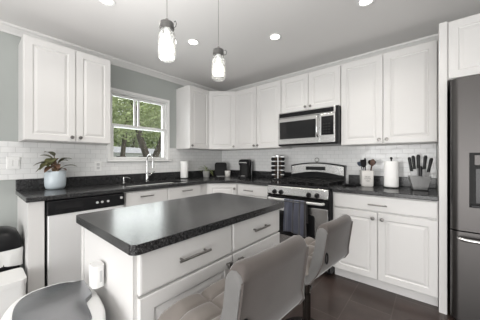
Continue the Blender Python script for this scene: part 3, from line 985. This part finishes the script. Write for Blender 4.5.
# ------------------------------------------------------------------ stools (local: faces -y, width x)
def tuft_surface(nu, nv, ku, kv, f):
    """grid of f(u,v) -> point; returns MB"""
    b = MB()
    rows = [[f(i / nu, j / nv) for j in range(nv + 1)] for i in range(nu + 1)]
    b.loft(rows, cap=False, closed=False)
    return b
def make_stool(label, loc, rz, drop=0.0):
    r = thing('bar_stool', label, 'bar stool', loc, rz)
    WB, WT = .240, .176
    def wid(z):
        return WB + (WT - WB) * min(1, max(0, (z - .62) / .10))
    # shell: L profile (y, z) swept over x
    outer = [(-.128, .642), (-.131, .600), (-.115, .577), (-.05, .571), (.05, .573), (.11, .584), (.155, .609), (.184, .652), (.202, .715), (.219, .80), (.232, .870), (.238, .905)]
    inner = [(.180, .912), (.174, .87), (.162, .80), (.152, .742), (.146, .700), (.140, .660), (-.05, .650)]
    pf = outer + [(.230, .922), (.212, .930), (.192, .925)] + inner
    def section(f, grow=0.0, dz=0.0):
        ring = []
        for y, z in pf:
            k = min(1, max(0, (z - .66) / .26))
            ring.append((f * (wid(z) + grow), y - .012 * f * f * k, z - dz * k))
        return ring
    st = [section(f, 0, d) for f, d in ((-1, .020), (-.975, .009), (-.94, .003), (-.88, 0), (-.5, 0), (0, 0), (.5, 0), (.88, 0), (.94, .003), (.975, .009), (1, .020))]
    MB().loft(st).build('shell', M['velvet'], r, smooth=True, ang=50)
    # side borders of the shell, velvet sheen put into their paler colour
    for f in (-1, 1):
        MB().loft([section(f, .0005, .0205), section(f, .008, .025), section(f, .013, .038)]).build('side_border', M['velvet_s'], r, smooth=True, ang=40)
        path = []
        for y, z in outer[1:]:
            k = min(1, max(0, (z - .66) / .26))
            path.append((f * (wid(z) + .004), y - .012 * k + (.002 if z > .64 else 0), z - .021 * k - (.002 if z < .64 else 0)))
        MB().tube(path, .0045, 8).build('piping', M['velvet'], r, smooth=True)
    W = WT
    # tufted seat cushion
    SW, s0, s1 = .252, -.126, .145
    def fs(u, v):
        x = -SW + 2 * SW * u
        y = s0 + (s1 - s0) * v
        q = abs(math.sin(PI * 3 * u) * math.sin(PI * 3 * v)) ** .45
        ed = min(1, 8 * min(u, 1 - u, v, 1 - v)) ** .5
        return (x, y, .652 + ed * (.028 + .024 * q))
    cu = tuft_surface(42, 42, 3, 3, fs)
    cu.build('seat_cushion', M['velvet_seat'], r, smooth=True, ang=180)
    def fb(u, v):
        z = .70 + .190 * v
        x = (2 * u - 1) * (wid(z) - .010)
        q = abs(math.sin(PI * 3 * u) * math.sin(PI * 2 * v)) ** .45
        ed = min(1, 8 * min(u, 1 - u, v, 1 - v)) ** .5
        y = .148 + .034 * v - .012 * (abs(x) / W) ** 2
        return (x, y + .004 - ed * (.012 + .016 * q), z)
    cb = tuft_surface(42, 30, 3, 2, fb)
    cb.build('back_cushion', M['velvet_seat'], r, smooth=True, ang=180)
    for i in (1, 2):
        for j in (1, 2):
            p = fs(i / 3, j / 3)
            MB().lathe([(.008, 0), (.007, .004), (0, .006)], (p[0], p[1], p[2] - .001), 12).build('button', M['velvet_seat'], r, smooth=True)
    # pull on the back
    pl_ = MB().tube([(.03 * math.cos(2 * PI * i / 16) * .45, 0, .03 * math.sin(2 * PI * i / 16)) for i in range(16)], .0035, 8, True)
    pl_.xf(Matrix.Translation((W * .86, .211, .735)))
    pl_.build('pull_ring', M['blackm'], r, smooth=True)
    upper = list(r.children)
    # pedestal
    MB().cyl((0, 0, .53), (0, 0, .5705), .06, .075, 20).build('mount_plate', M['blackm'], r, smooth=True)
    upper.append([c for c in r.children if c.name.startswith('mount_plate')][-1])
    for c in upper:
        c.location.z = -drop
    MB().cyl((0, 0, .30), (0, 0, .53 - drop), .019, seg=20).cyl((0, 0, .035), (0, 0, .31), .026, seg=20).build('column', M['darkm'], r, smooth=True)
    fr = [(.10 * math.cos(math.radians(a)), -.02 - .10 * math.sin(math.radians(a)) * 1.0, .30) for a in range(0, 181, 15)]
    MB().tube([(.028, 0, .30)] + fr + [(-.028, 0, .30)], .009, 10).build('footrest', M['darkm'], r, smooth=True)
    MB().lathe([(0, 0), (.195, 0), (.20, .006), (.195, .012), (.06, .024), (.032, .034), (0, .034)], (0, 0, 0), 40).build('base', M['darkm'], r, smooth=True)
    return r
s1_ = make_stool('beige grey tufted bar stool nearest the viewer, its back turned to us', (2.376, -2.337, 0), -PI / 2 - math.radians(4.3), .014)
make_stool('beige grey tufted bar stool farther from the viewer, set lower, beside the oven towel', (2.338, -1.552, 0), -PI / 2 - math.radians(6), .085)

# ------------------------------------------------------------------ oval waste can (front left)
def sell(a, b, n=40, p=2.5, cx=0, cy=0):
    L = []
    for i in range(n):
        t = 2 * PI * i / n
        c, s_ = math.cos(t), math.sin(t)
        L.append((cx + a * abs(c) ** (2 / p) * (1 if c >= 0 else -1), cy + b * abs(s_) ** (2 / p) * (1 if s_ >= 0 else -1)))
    return L
r = thing('waste_can', 'oval white waste can with a grey steel lid, standing against the island end', 'trash can', (1.897, -2.804, .0), math.radians(-5))
ring = lambda a, b, z: [(x, y, z) for x, y in sell(a, b)]
MB().loft([ring(.225, .125, 0), ring(.235, .132, .02), ring(.252, .146, .55), ring(.252, .146, .575)]).build('body', M['whitep'], r, smooth=True, ang=50)
MB().loft([ring(.256, .150, .576), ring(.258, .152, .586), ring(.256, .150, .618), ring(.247, .143, .632), ring(.232, .130, .637)]).build('rim', M['whitep'], r, smooth=True, ang=60)
tab = []
for x, y in sell(.215, .112, 60, 2.6):
    if -.165 < x < .02 and y > 0:
        y = .120
    elif y > .090:
        y = .090
    tab.append((x, y))
def lz(x):
    return .6425 + .014 * max(0, 1 - (x / .215) ** 2)
rings_ = [[(x, y, .6372) for x, y in tab]] + [[(x * k, y * k, lz(x * k)) for x, y in tab] for k in (1, .9, .75, .6, .45, .3, .15, .04)]
MB().loft(rings_).build('lid', M['steel_lid'], r, smooth=True, ang=40)

# bins against the end panel, far left
r = thing('pedal_bin', 'small white lidded bin in front of the black dome bin', 'trash can', (.685, -2.90, 0))
MB().prism(rrect(-.13, .13, -.14, .14, .03), 0, .335).build('body', M['whitep'], r, bevel=.004)
MB().prism(rrect(-.135, .135, -.145, .145, .035), .336, .372).build('lid', M['whitep'], r, bevel=.012, seg=3)
r = thing('dome_bin', 'black dome-lidded bin lined with a white bag, behind the white bin', 'trash can', (.36, -2.908, 0))
MB().loft([[(x, y, z) for x, y in rrect(-a, a, -a, a, .05)] for a, z in ((.13, 0), (.16, .50))]).build('body', M['black'], r, smooth=True)
b = MB()
rr_ = []
nseg = 72
for zz, of, wv in ((.385, .012, .010), (.42, .010, .006), (.46, .008, .005), (.505, .008, .003), (.512, .0, 0)):
    ringp = []
    for i in range(nseg):
        t = 2 * PI * i / nseg
        c, s_ = math.cos(t), math.sin(t)
        k = 1 / (abs(c) ** 9 + abs(s_) ** 9) ** (1 / 9)
        rad = (.15 + (zz - .385) * .1 + of + wv * math.sin(i * 2.1) * math.cos(i * .7)) * k * .985
        ringp.append((rad * c, rad * s_, zz + .010 * math.sin(i * .5) * (1 if zz < .4 else 0)))
    rr_.append(ringp)
b.loft(rr_, cap=False)
lin = b.build('bin_liner', M['bag'], r, smooth=True, ang=180)
MB().loft([[(x, y, z) for x, y in rrect(-a, a, -a, a, min(.07, a * .8))] for a, z in ((.163, .513), (.165, .535), (.160, .575), (.14, .625), (.10, .655), (.05, .668))]).build('dome_lid', M['black'], r, smooth=True, ang=70)

# ------------------------------------------------------------------ potted plant on the left counter
def leaf(b, base, tip, width, droop=.02, n=7, fold=.25):
    base, tip = Vector(base), Vector(tip)
    d = tip - base
    L = d.length
    side = d.cross(Vector((0, 0, 1)))
    if side.length < 1e-5:
        side = Vector((1, 0, 0))
    side.normalize()
    up = side.cross(d).normalized()
    rows = []
    for i in range(n + 1):
        t = i / n
        wdt = width * (math.sin(PI * min(1, t ** .8 * .97 + .015)) ** .8) * .5
        c = base + d * t + Vector((0, 0, -droop * (2 * t - 1) ** 2 + droop))
        rows.append([c - side * wdt + up * wdt * fold, c, c + side * wdt + up * wdt * fold])
    b.loft(rows, cap=False, closed=False)
r = thing('potted_plant', 'dark green and red leafy plant in a pale blue pot on the counter', 'potted plant', (.135, -2.475, .9145))
MB().lathe([(0, 0), (.060, 0), (.074, .008), (.082, .03), (.085, .08), (.085, .172), (.083, .175), (.079, .172), (.078, .15), (0, .15)], (0, 0, 0), 36).build('pot', M['bluepot'], r, smooth=True, ang=50)
MB().lathe([(0, .158), (.05, .157), (.0775, .152), (.0775, .1505), (0, .1505)], (0, 0, 0), 24).build('soil', M['soil'], r, smooth=True)
# leaf tips laid out in the plane facing the viewer: a = across, h = height above the counter, f = towards the viewer
ca, sa = math.cos(math.radians(100)), math.sin(math.radians(100))
def pv(a, h, f):
    ax = Vector((.30, .954, 0))
    fx = Vector((.954, -.30, 0))
    return ax * a + fx * f + Vector((0, 0, h))
specs = [((-.015, .29, 0), (-.115, .325, .02), .115, 'd'), ((-.03, .26, .02), (-.160, .225, .05), .095, 'd'), ((-.02, .24, .03), (-.135, .170, .07), .085, 'd'),
         ((-.03, .26, .05), (-.10, .19, .10), .105, 'd'), ((0, .22, .04), (-.065, .165, .11), .085, 'r'), ((.03, .265, .0), (.135, .295, .03), .095, 'd'),
         ((.06, .215, .02), (.180, .215, .04), .065, 'd'), ((.03, .18, .03), (.095, .180, .07), .060, 'r'), ((-.01, .30, .03), (-.045, .22, .10), .10, 'd'),
         ((-.01, .32, -.01), (-.090, .360, -.05), .10, 'd'), ((.02, .25, -.02), (.095, .275, -.06), .09, 'd'), ((0, .30, -.01), (-.02, .24, .06), .08, 'r'), ((.0, .24, .02), (.035, .195, .08), .06, 'r')]
for i, (bs, tp, wd, kd) in enumerate(specs):
    b = MB()
    leaf(b, pv(*bs), pv(*tp), wd, .016)
    b.build('leaf', M['leafdk'] if kd == 'd' else M['leafred'], r, smooth=True, ang=180)
b = MB()
for bs, tp, wd, kd in specs:
    p0 = pv(random.uniform(-.02, .02), .153, random.uniform(-.015, .02))
    p2 = pv(*bs)
    b.tube([p0, (p0 + p2) / 2 + Vector((0, 0, .015)), p2], [.006, .005, .0035], 7)
b.build('stem', M['stem'], r, smooth=True)

# ------------------------------------------------------------------ things on the counters
def paper_roll(label, loc, R, h, name='paper_towel_roll', knob=True):
    r = thing(name, label, 'paper towels', loc)
    MB().lathe([(0, 0), (R + .006, 0), (R + .006, .006), (R, .010), (0, .010)], (0, 0, 0), 28).build('stand', M['blackm'], r, smooth=True)
    MB().lathe([(.018, .0105), (R - .004, .0105), (R, .015), (R, h - .005), (R - .004, h), (.018, h), (.018, .0105)], (0, 0, 0), 32).build('roll', M['paper'], r, smooth=True)
    if knob:
        MB().lathe([(0, .0105), (.006, .0105), (.006, h + .018), (.011, h + .024), (.012, h + .034), (.007, h + .042), (0, h + .043)], (0, 0, 0), 14).build('post', M['blackm'], r, smooth=True)
    return r
paper_roll('white paper towel roll on a black stand, left of the knife block', (2.668, -.235, .9145), .064, .272)
paper_roll('slim white paper towel roll standing at the right end of the window', (.115, -.93, .9145), .056, .262, knob=False)

# tablet leaning in the corner
r = thing('tablet_computer', 'black tablet propped up in the corner between the two small pots', 'tablet', (.215, -.245, .9145), PI / 4 + .12)
b = MB().prism(rrect(-.105, .105, 0, .235, .04), 0, .012)
b.xf(Matrix.Translation((0, -.02, .006)) @ Matrix.Rotation(math.radians(78), 4, 'X'))
b.build('screen', M['black'], r, bevel=.003)
MB().prism(rrect(-.075, .075, -.05, .05, .02), 0, .006).build('stand', M['greyp'], r)
# little plant
r = thing('small_plant', 'small trailing green plant in a grey pot, left of the tablet', 'potted plant', (.155, -.52, .9145))
MB().lathe([(0, 0), (.045, 0), (.052, .01), (.058, .095), (.055, .098), (.052, .09), (.051, .08), (0, .08)], (0, 0, 0), 24).build('pot', M['greypot'], r, smooth=True)
MB().lathe([(0, .086), (.05, .083), (.0505, .0805), (0, .0805)], (0, 0, 0), 18).build('soil', M['soil'], r, smooth=True)
axv, fxv = Vector((.764, .645, 0)), Vector((.645, -.764, 0))
for a, h, a2, h2, wd in ((-.01, .12, -.11, .175, .06), (-.02, .12, -.14, .13, .055), (.0, .13, -.055, .20, .05), (.02, .11, .085, .125, .06), (.04, .11, .115, .06, .065), (.05, .08, .115, .02, .06), (.0, .12, .03, .155, .05), (-.03, .10, -.085, .09, .05), (.06, .09, .14, .10, .05)):
    b = MB()
    leaf(b, axv * a + fxv * .02 + Vector((0, 0, h)), axv * a2 + fxv * .045 + Vector((0, 0, h2)), wd, .012)
    q0 = fxv * .01 + Vector((0, 0, .084))
    b.tube([q0, axv * a + fxv * .02 + Vector((0, 0, h))], [.0025, .002], 6)
    b.build('leaf', M['leafgn'], r, smooth=True, ang=180)
# white cup
r = thing('white_cup', 'small white ceramic cup on the corner counter, right of the tablet', 'cup', (.365, -.235, .9145))
MB().lathe([(0, 0), (.036, 0), (.042, .006), (.050, .095), (.048, .098), (.045, .095), (.038, .01), (0, .008)], (0, 0, 0), 24).build('bowl', M['ceramic'], r, smooth=True)
# coffee maker
r = thing('coffee_maker', 'black single-cup coffee maker on the counter left of the spice rack', 'coffee maker', (.715, -.205, .9145), .35)
MB().prism(rrect(-.085, .085, -.125, .125, .05), 0, .03).build('base', M['black'], r, bevel=.005)
MB().prism(rrect(-.083, .083, -.055, .125, .05), .0305, .20).build('column', M['blackm'], r, bevel=.004)
MB().loft([[(x, y, z) for x, y in rrect(-a, a, -.09 + q, .125 - q, .055)] for a, q, z in ((.085, 0, .2005), (.088, -.003, .22), (.088, -.003, .262), (.080, .006, .282), (.06, .03, .292))]).build('head', M['black'], r, smooth=True, ang=50)
MB().lathe([(0, 0), (.030, 0), (.030, .006), (0, .006)], (0, -.092, .0305), 20).build('drip_tray', M['greyp'], r, smooth=True)
MB().tube([(-.06, -.093, .235), (-.05, -.115, .24), (0, -.125, .242), (.05, -.115, .24), (.06, -.093, .235)], .005, 8).build('handle', M['greyp'], r, smooth=True)
MB().prism(rrect(.089, .112, .02, .11, .008), 0.0, .26).build('water_tank', M['glassk'], r, bevel=.003)

# spice rack with jars
SR = (1.310, -.190, .9145)
srot = math.radians(-14.5)
r = thing('spice_rack', 'chrome tower spice rack holding dark jars, left of the range', 'spice rack', SR, srot)
MB().lathe([(0, 0), (.088, 0), (.09, .006), (.086, .012), (0, .014)], (0, 0, 0), 28).build('base', M['chrome'], r, smooth=True)
hS = .335
MB().box(-.028, .028, -.028, .028, .0145, hS, .002).build('column', M['chrome'], r)
b = MB()
for a in range(4):
    t = a * PI / 2 + PI / 4
    c, s_ = math.cos(t), math.sin(t)
    q = Vector((c, s_, 0))
    u_ = Vector((-s_, c, 0)) * .0035
    p0, p1 = q * .0405, q * .085
    b.loft([[tuple(p0 - u_ + Vector((0, 0, z))), tuple(p1 - u_ * 1.3 + Vector((0, 0, z))), tuple(p1 + u_ * 1.3 + Vector((0, 0, z))), tuple(p0 + u_ + Vector((0, 0, z)))] for z in (.016, hS)])
b.build('corner_fin', M['steel_dw'], r)
MB().lathe([(0, hS + .012), (.080, hS + .012), (.086, hS + .006), (.086, hS + .0005), (0, hS + .0005)], (0, 0, 0), 28).build('top_plate', M['chrome'], r, smooth=True)
j0 = None
rows_ = ('bottom', 'second', 'middle', 'fourth', 'top')
for a, side in ((-PI / 2, 'left'), (0, 'right')):
    for i in range(5):
        ang = srot + a
        dx, dy = math.cos(ang), math.sin(ang)
        z = SR[2] + .046 + i * .062
        loc = (SR[0] + dx * .0285, SR[1] + dy * .0285, z)
        lb = 'dark spice jar, %s row of the %s side of the chrome spice rack' % (rows_[i], side)
        if j0 is None:
            j0 = thing('spice_jar', lb, 'jar', loc, ang, group='spice jars in the chrome rack')
            MB().lathe([(0, 0), (.020, 0), (.024, .003), (.024, .062), (0, .062)], (0, 0, 0), 18, axis='x').build('jar', M['soil'], j0, smooth=True)
            MB().lathe([(0, .0625), (.0255, .0625), (.0255, .080), (.022, .084), (0, .084)], (0, 0, 0), 18, axis='x').build('lid', M['black'], j0, smooth=True)
        else:
            dup(j0, loc, ang, lb)

# utensil crock
UC = (2.445, -.245, .9145)
r = thing('utensil_crock', 'square white ceramic crock holding cooking utensils, right of the range', 'crock', UC, .45)
b = MB()
b.loft([[(x, y, z) for x, y in rrect(-a, a, -a, a, .018)] for a, z in ((.050, 0), (.056, .01), (.059, .165), (.061, .172), (.056, .172), (.052, .012))])
b.build('crock', M['ceramic'], r, smooth=True, ang=50)
b = MB()
for k, (x0, z0, wv) in enumerate(((-.032, .105, .05), (-.036, .085, .062), (-.020, .062, .035))):
    pts = [(x0 + wv * i / 12, -.0595, z0 + .006 * math.sin(i * 1.9 + k)) for i in range(13)]
    b.tube([(p[0], p[1] - .0005 + (p[2] - .08) * -.03, p[2]) for p in pts], .0014, 5)
b.build('lettering', M['darkm'], r)
def utensil(name, label, kind, dx, dy, lean, ang, m, L=.25):
    c, s_ = math.cos(ang), math.sin(ang)
    q = thing(name, label, 'utensil', (UC[0] + dx, UC[1] + dy, UC[2] + .016))
    top = Vector((c * lean, s_ * lean, L))
    MB().tube([(0, 0, 0), tuple(top * .8)], [.0045, .005], 8).build('handle', m if kind != 'whisk' else M['chrome'], q, smooth=True)
    t = top * .8
    dirv = top.normalized()
    mt = Matrix.Translation(t) @ dirv.to_track_quat('Z', 'Y').to_matrix().to_4x4() @ Matrix.Rotation(math.radians(55), 4, 'Z')
    b = MB()
    if kind == 'spoon':
        b.lathe([(0, -.005), (.012, 0), (.026, .025), (.028, .045), (.018, .068), (0, .074)], (0, 0, 0), 18, 1, .35)
    elif kind == 'spatula':
        b.loft([[(-.008, -.003, 0), (.008, -.003, 0), (.008, .003, 0), (-.008, .003, 0)], [(-.028, -.003, .02), (.028, -.003, .02), (.028, .003, .02), (-.028, .003, .02)], [(-.030, -.002, .085), (.030, -.002, .085), (.030, .002, .085), (-.030, .002, .085)]])
    else:
        b.lathe([(0, -.002), (.02, .0), (.036, .018), (.038, .04), (.030, .052), (0, .055)], (0, 0, 0), 18, 1, .6)
    b.xf(mt)
    b.build('head', m, q, smooth=True)
utensil('ladle', 'slate blue ladle leaning left in the white crock', 'ladle', -.014, -.004, .044, math.radians(200), M['blueu'], .250)
utensil('cooking_spoon', 'black cooking spoon standing upright in the white crock', 'spoon', -.004, .014, .022, math.radians(140), M['black'], .275)
utensil('spatula', 'black spatula at the middle front of the white crock', 'spatula', -.010, -.022, .030, math.radians(250), M['black'], .235)
utensil('wooden_spoon', 'brown wooden spoon leaning right in the white crock', 'spoon', .022, .004, .035, math.radians(20), M['wood'], .255)
utensil('serving_spoon', 'dark serving spoon leaning to the right rear of the white crock', 'ladle', .016, .022, .045, math.radians(50), M['blackm'], .265)

# spoon rest
r = thing('spoon_rest', 'black spoon rest lying on the counter beside the range', 'spoon rest', (2.30, -.36, .9145), .6)
MB().lathe([(0, .004), (.035, .004), (.048, .016), (.053, .018), (.052, .013), (.038, 0), (0, 0)], (0, 0, 0), 24, 1.3, .9).build('dish', M['black'], r, smooth=True)
MB().tube([(.06, 0, .014), (.10, .01, .014), (.125, .012, .010)], [.012, .010, .008], 8).build('grip', M['black'], r, smooth=True)

# acrylic knife block
KB = (2.893, -.270, .9145)
krot = math.radians(14)
r = thing('knife_block', 'clear acrylic block holding a fan of black-handled knives, beside the refrigerator panel', 'knife block', KB, krot)
loopk = [(-.052, 0), (.052, 0), (.082, .125), (.074, .128), (-.074, .128), (-.082, .125)]
for nm, ya in (('front_plate', .034), ('back_plate', -.042)):
    b = MB().prism(loopk, ya, ya + .008)
    b.xf(Matrix(((1, 0, 0, 0), (0, 0, -1, 0), (0, 1, 0, .0065), (0, 0, 0, 1))))
    b.build(nm, M['acrylic'], r, bevel=.002)
for sx_ in (-1, 1):
    b = MB().loft([[(sx_ * (.047 + .029 * k), y, .0065 + .122 * k) for y in (-.0335, .0335)] + [(sx_ * (.052 + .029 * k), y, .0065 + .122 * k) for y in (.0335, -.0335)] for k in (0, 1)])
    b.build('side_plate', M['acrylic'], r)
MB().box(-.060, .060, -.050, .050, 0.0002, .006, .002).build('foot', M['blackm'], r)
def knife(label, x, y, lean, zh, hl):
    """zh: height where the handle starts, lean sideways per height"""
    cr_, sr_ = math.cos(krot), math.sin(krot)
    q = thing('kitchen_knife', label, 'knife', (KB[0] + cr_ * x - sr_ * y, KB[1] + sr_ * x + cr_ * y, KB[2] + .012), krot, group='knives in the acrylic block')
    b = MB()
    z0 = 0.0
    b.loft([[(lean * z - w_, -.0012, z), (lean * z + w_, -.0012, z), (lean * z + w_, .0012, z), (lean * z - w_, .0012, z)] for z, w_ in ((z0, .003), (z0 + .03, .012), (zh, .0145))])
    b.build('blade', M['blade'], q)
    st = []
    for f, w_ in ((0, .011), (.08, .0135), (.3, .0115), (.65, .0130), (.88, .0145), (1, .009)):
        z = zh + hl * f
        c = lean * z
        st.append([(c + w_ * math.cos(2 * PI * k / 12), .0085 * math.sin(2 * PI * k / 12), z) for k in range(12)])
    MB().loft(st).build('handle', M['black'], q, smooth=True)
    return q
knife('black-handled knife leaning furthest left in the acrylic block', -.036, -.004, -.14, .165, .135)
knife('black-handled knife second from the left in the acrylic block', -.020, .010, -.08, .185, .130)
knife('tall black-handled knife at the centre of the acrylic block', .0, .018, -.01, .195, .130)
knife('short black-handled knife at the front of the acrylic block', .006, -.024, .0, .100, .115)
knife('black-handled knife second from the right in the acrylic block', .022, .008, .09, .185, .130)
knife('black-handled knife leaning furthest right in the acrylic block', .037, -.004, .19, .160, .130)

# ------------------------------------------------------------------ outlets and switch
def plate(name, label, cat, loc, rz, w_, n_, rocker):
    r = thing(name, label, cat, loc, rz)
    MB().box(-w_ / 2, w_ / 2, -.006, 0, -.058, .058, .003).build('plate', M['whitep'], r)
    for i in range(n_):
        x = (i - (n_ - 1) / 2) * .040
        if rocker:
            MB().box(x - .016, x + .016, -.0095, -.0062, -.033, .033, .002).build('rocker', M['whitep'], r)
        else:
            for z in (-.021, .021):
                MB().prism(rrect(x - .016, x + .016, z - .015, z + .015, .008), 0, .002).xf(Matrix(((1, 0, 0, 0), (0, 0, -1, -.0062), (0, 1, 0, 0), (0, 0, 0, 1)))).build('receptacle', M['greyp'], r)
plate('light_switch', 'white double switch plate on the tiles at the far left', 'switch', (T + .0002, -2.760, 1.172), PI / 2, .092, 2, True)
plate('wall_outlet', 'white outlet plate on the tiles between the potted plant and the window', 'outlet', (T + .0002, -2.06, 1.125), PI / 2, .072, 1, False)
plate('wall_outlet', 'white outlet plate on the tiles under the cabinet right of the window', 'outlet', (T + .0002, -.80, 1.13), PI / 2, .072, 1, False)

# ------------------------------------------------------------------ outdoors
struct(MB().box(-60, -.16, -50, 50, -.5, -.3).build('ground', M['grass']), 'garden ground outside the window')
def tree(label, loc, h, crown, nleaf, m, trunks, lr=.16):
    r = thing('tree', label, 'tree', loc)
    b = MB()
    for path, rad in trunks:
        b.tube(path, [rad * (1 - .5 * i / (len(path) - 1)) for i in range(len(path))], 10)
    b.build('trunk', M['bark'], r, smooth=True)
    b = MB()
    for cx, cy, cz, R, k in crown:
        for i in range(int(nleaf * k)):
            while True:
                p = Vector((random.uniform(-1, 1), random.uniform(-1, 1), random.uniform(-1, 1)))
                if .25 < p.length < 1:
                    break
            p = Vector((cx, cy, cz)) + p * R
            d = Vector((random.gauss(0, 1), random.gauss(0, 1), random.gauss(0, .6))).normalized()
            s_ = d.orthogonal().normalized()
            L = lr * random.uniform(.6, 1.3)
            vs_ = [b.bm.verts.new(q) for q in (p, p + d * L * .5 + s_ * L * .3, p + d * L, p + d * L * .5 - s_ * L * .3)]
            b.bm.faces.new(vs_)
    b.build('foliage', m, r)
    return r
tree('leafy tree with two dark trunks seen through the right side of the window', (-6.2, 1.75, -.3), 6,
     [(0, -.9, 4.0, 1.7, 1), (.2, 1.2, 4.1, 1.8, 1), (0, -2.6, 3.9, 1.5, .9), (0, .2, 5.6, 2.2, 1)], 2600, M['foliage'],
     [([(0, 0, 0), (.05, .1, 1.3), (.1, -.35, 2.4), (.1, -.7, 4.2)], .19), ([(0, .1, 1.0), (.05, .6, 2.2), (.1, 1.2, 4.2)], .16)], .13)
tree('broad green tree seen through the left half of the window', (-12.0, 3.2, -.3), 6,
     [(0, 0, 4.7, 2.0, 1), (.3, -2.2, 4.4, 1.9, 1), (.2, 2.0, 4.6, 1.9, 1), (0, 0, 6.4, 2.4, 1)], 2600, M['foliage2'],
     [([(0, 0, 0), (.05, -.1, 1.6), (.1, .2, 4.4)], .2)], .17)
tree('distant tree line crown behind the pale house', (-27, 10.5, -.3), 8,
     [(0, -4, 4.2, 3.4, 1), (0, 2, 5.0, 3.6, 1), (0, 7.5, 4.4, 3.4, 1)], 5200, M['foliage2'],
     [([(0, 0, 0), (.05, -.1, 2.0), (.1, .2, 4.4)], .3)], .42)
for k, (x, y, sc_, lb) in enumerate(((-8.6, 1.5, .6, 'low green shrub in front of the white car'), (-8.2, 3.5, .8, 'low green shrub to the right of the tree trunks'))):
    q = thing('shrub', lb, 'shrub', (x, y, -.3))
    b = MB()
    for i in range(1500):
        p = Vector((random.gauss(0, .45), random.gauss(0, .6), abs(random.gauss(.5, .35)))) * sc_ + Vector((0, 0, .05))
        d = Vector((random.gauss(0, 1), random.gauss(0, 1), random.gauss(0, .6))).normalized()
        o_ = d.orthogonal().normalized()
        b.bm.faces.new([b.bm.verts.new(t_) for t_ in (p, p + d * .05 + o_ * .03, p + d * .10, p + d * .05 - o_ * .03)])
    b.build('foliage', M['foliage'], q)
q = thing('car', 'white car parked beyond the garden outside the window', 'car', (-14.6, 4.6, -.3), .5)
prof = [(-2.1, .35), (2.1, .35), (2.15, .75), (1.9, .95), (1.0, 1.02), (.45, 1.45), (-1.0, 1.48), (-1.75, 1.05), (-2.1, .98)]
MB().loft([[(x, y, z) for y, z in prof] for x in (-.85, .85)]).build('body', M['carw'], q, bevel=.06)
wpf = [(.85, 1.03), (.40, 1.40), (-.95, 1.42), (-1.5, 1.05)]
for x0 in (-.875, .855):
    MB().loft([[(x, y, z) for y, z in wpf] for x in (x0, x0 + .02)]).build('side_window', M['glassk'], q)
for y in (-1.35, 1.35):
    for x in (-.80, .80):
        MB().cyl((x - .12, y, .33), (x + .12, y, .33), .33, seg=24).build('wheel', M['blackm'], q)
r = thing('house', 'pale neighbouring house low behind the trees outside the window', 'house', (-19.5, 8.0, -.3), .35)
MB().box(-3, 0, -3.6, 4.4, 0, 2.1).build('wall', M['siding'], r)
MB().loft([[(-3.3, y, 2.1), (.35, y, 2.1), (-1.5, y, 2.75)] for y in (-3.9, 4.7)]).build('roof', M['roofg'], r)
for y in (-2.4, .2, 2.8):
    MB().box(.0, .03, y - .5, y + .5, .8, 1.8).build('window', M['glassk'], r)
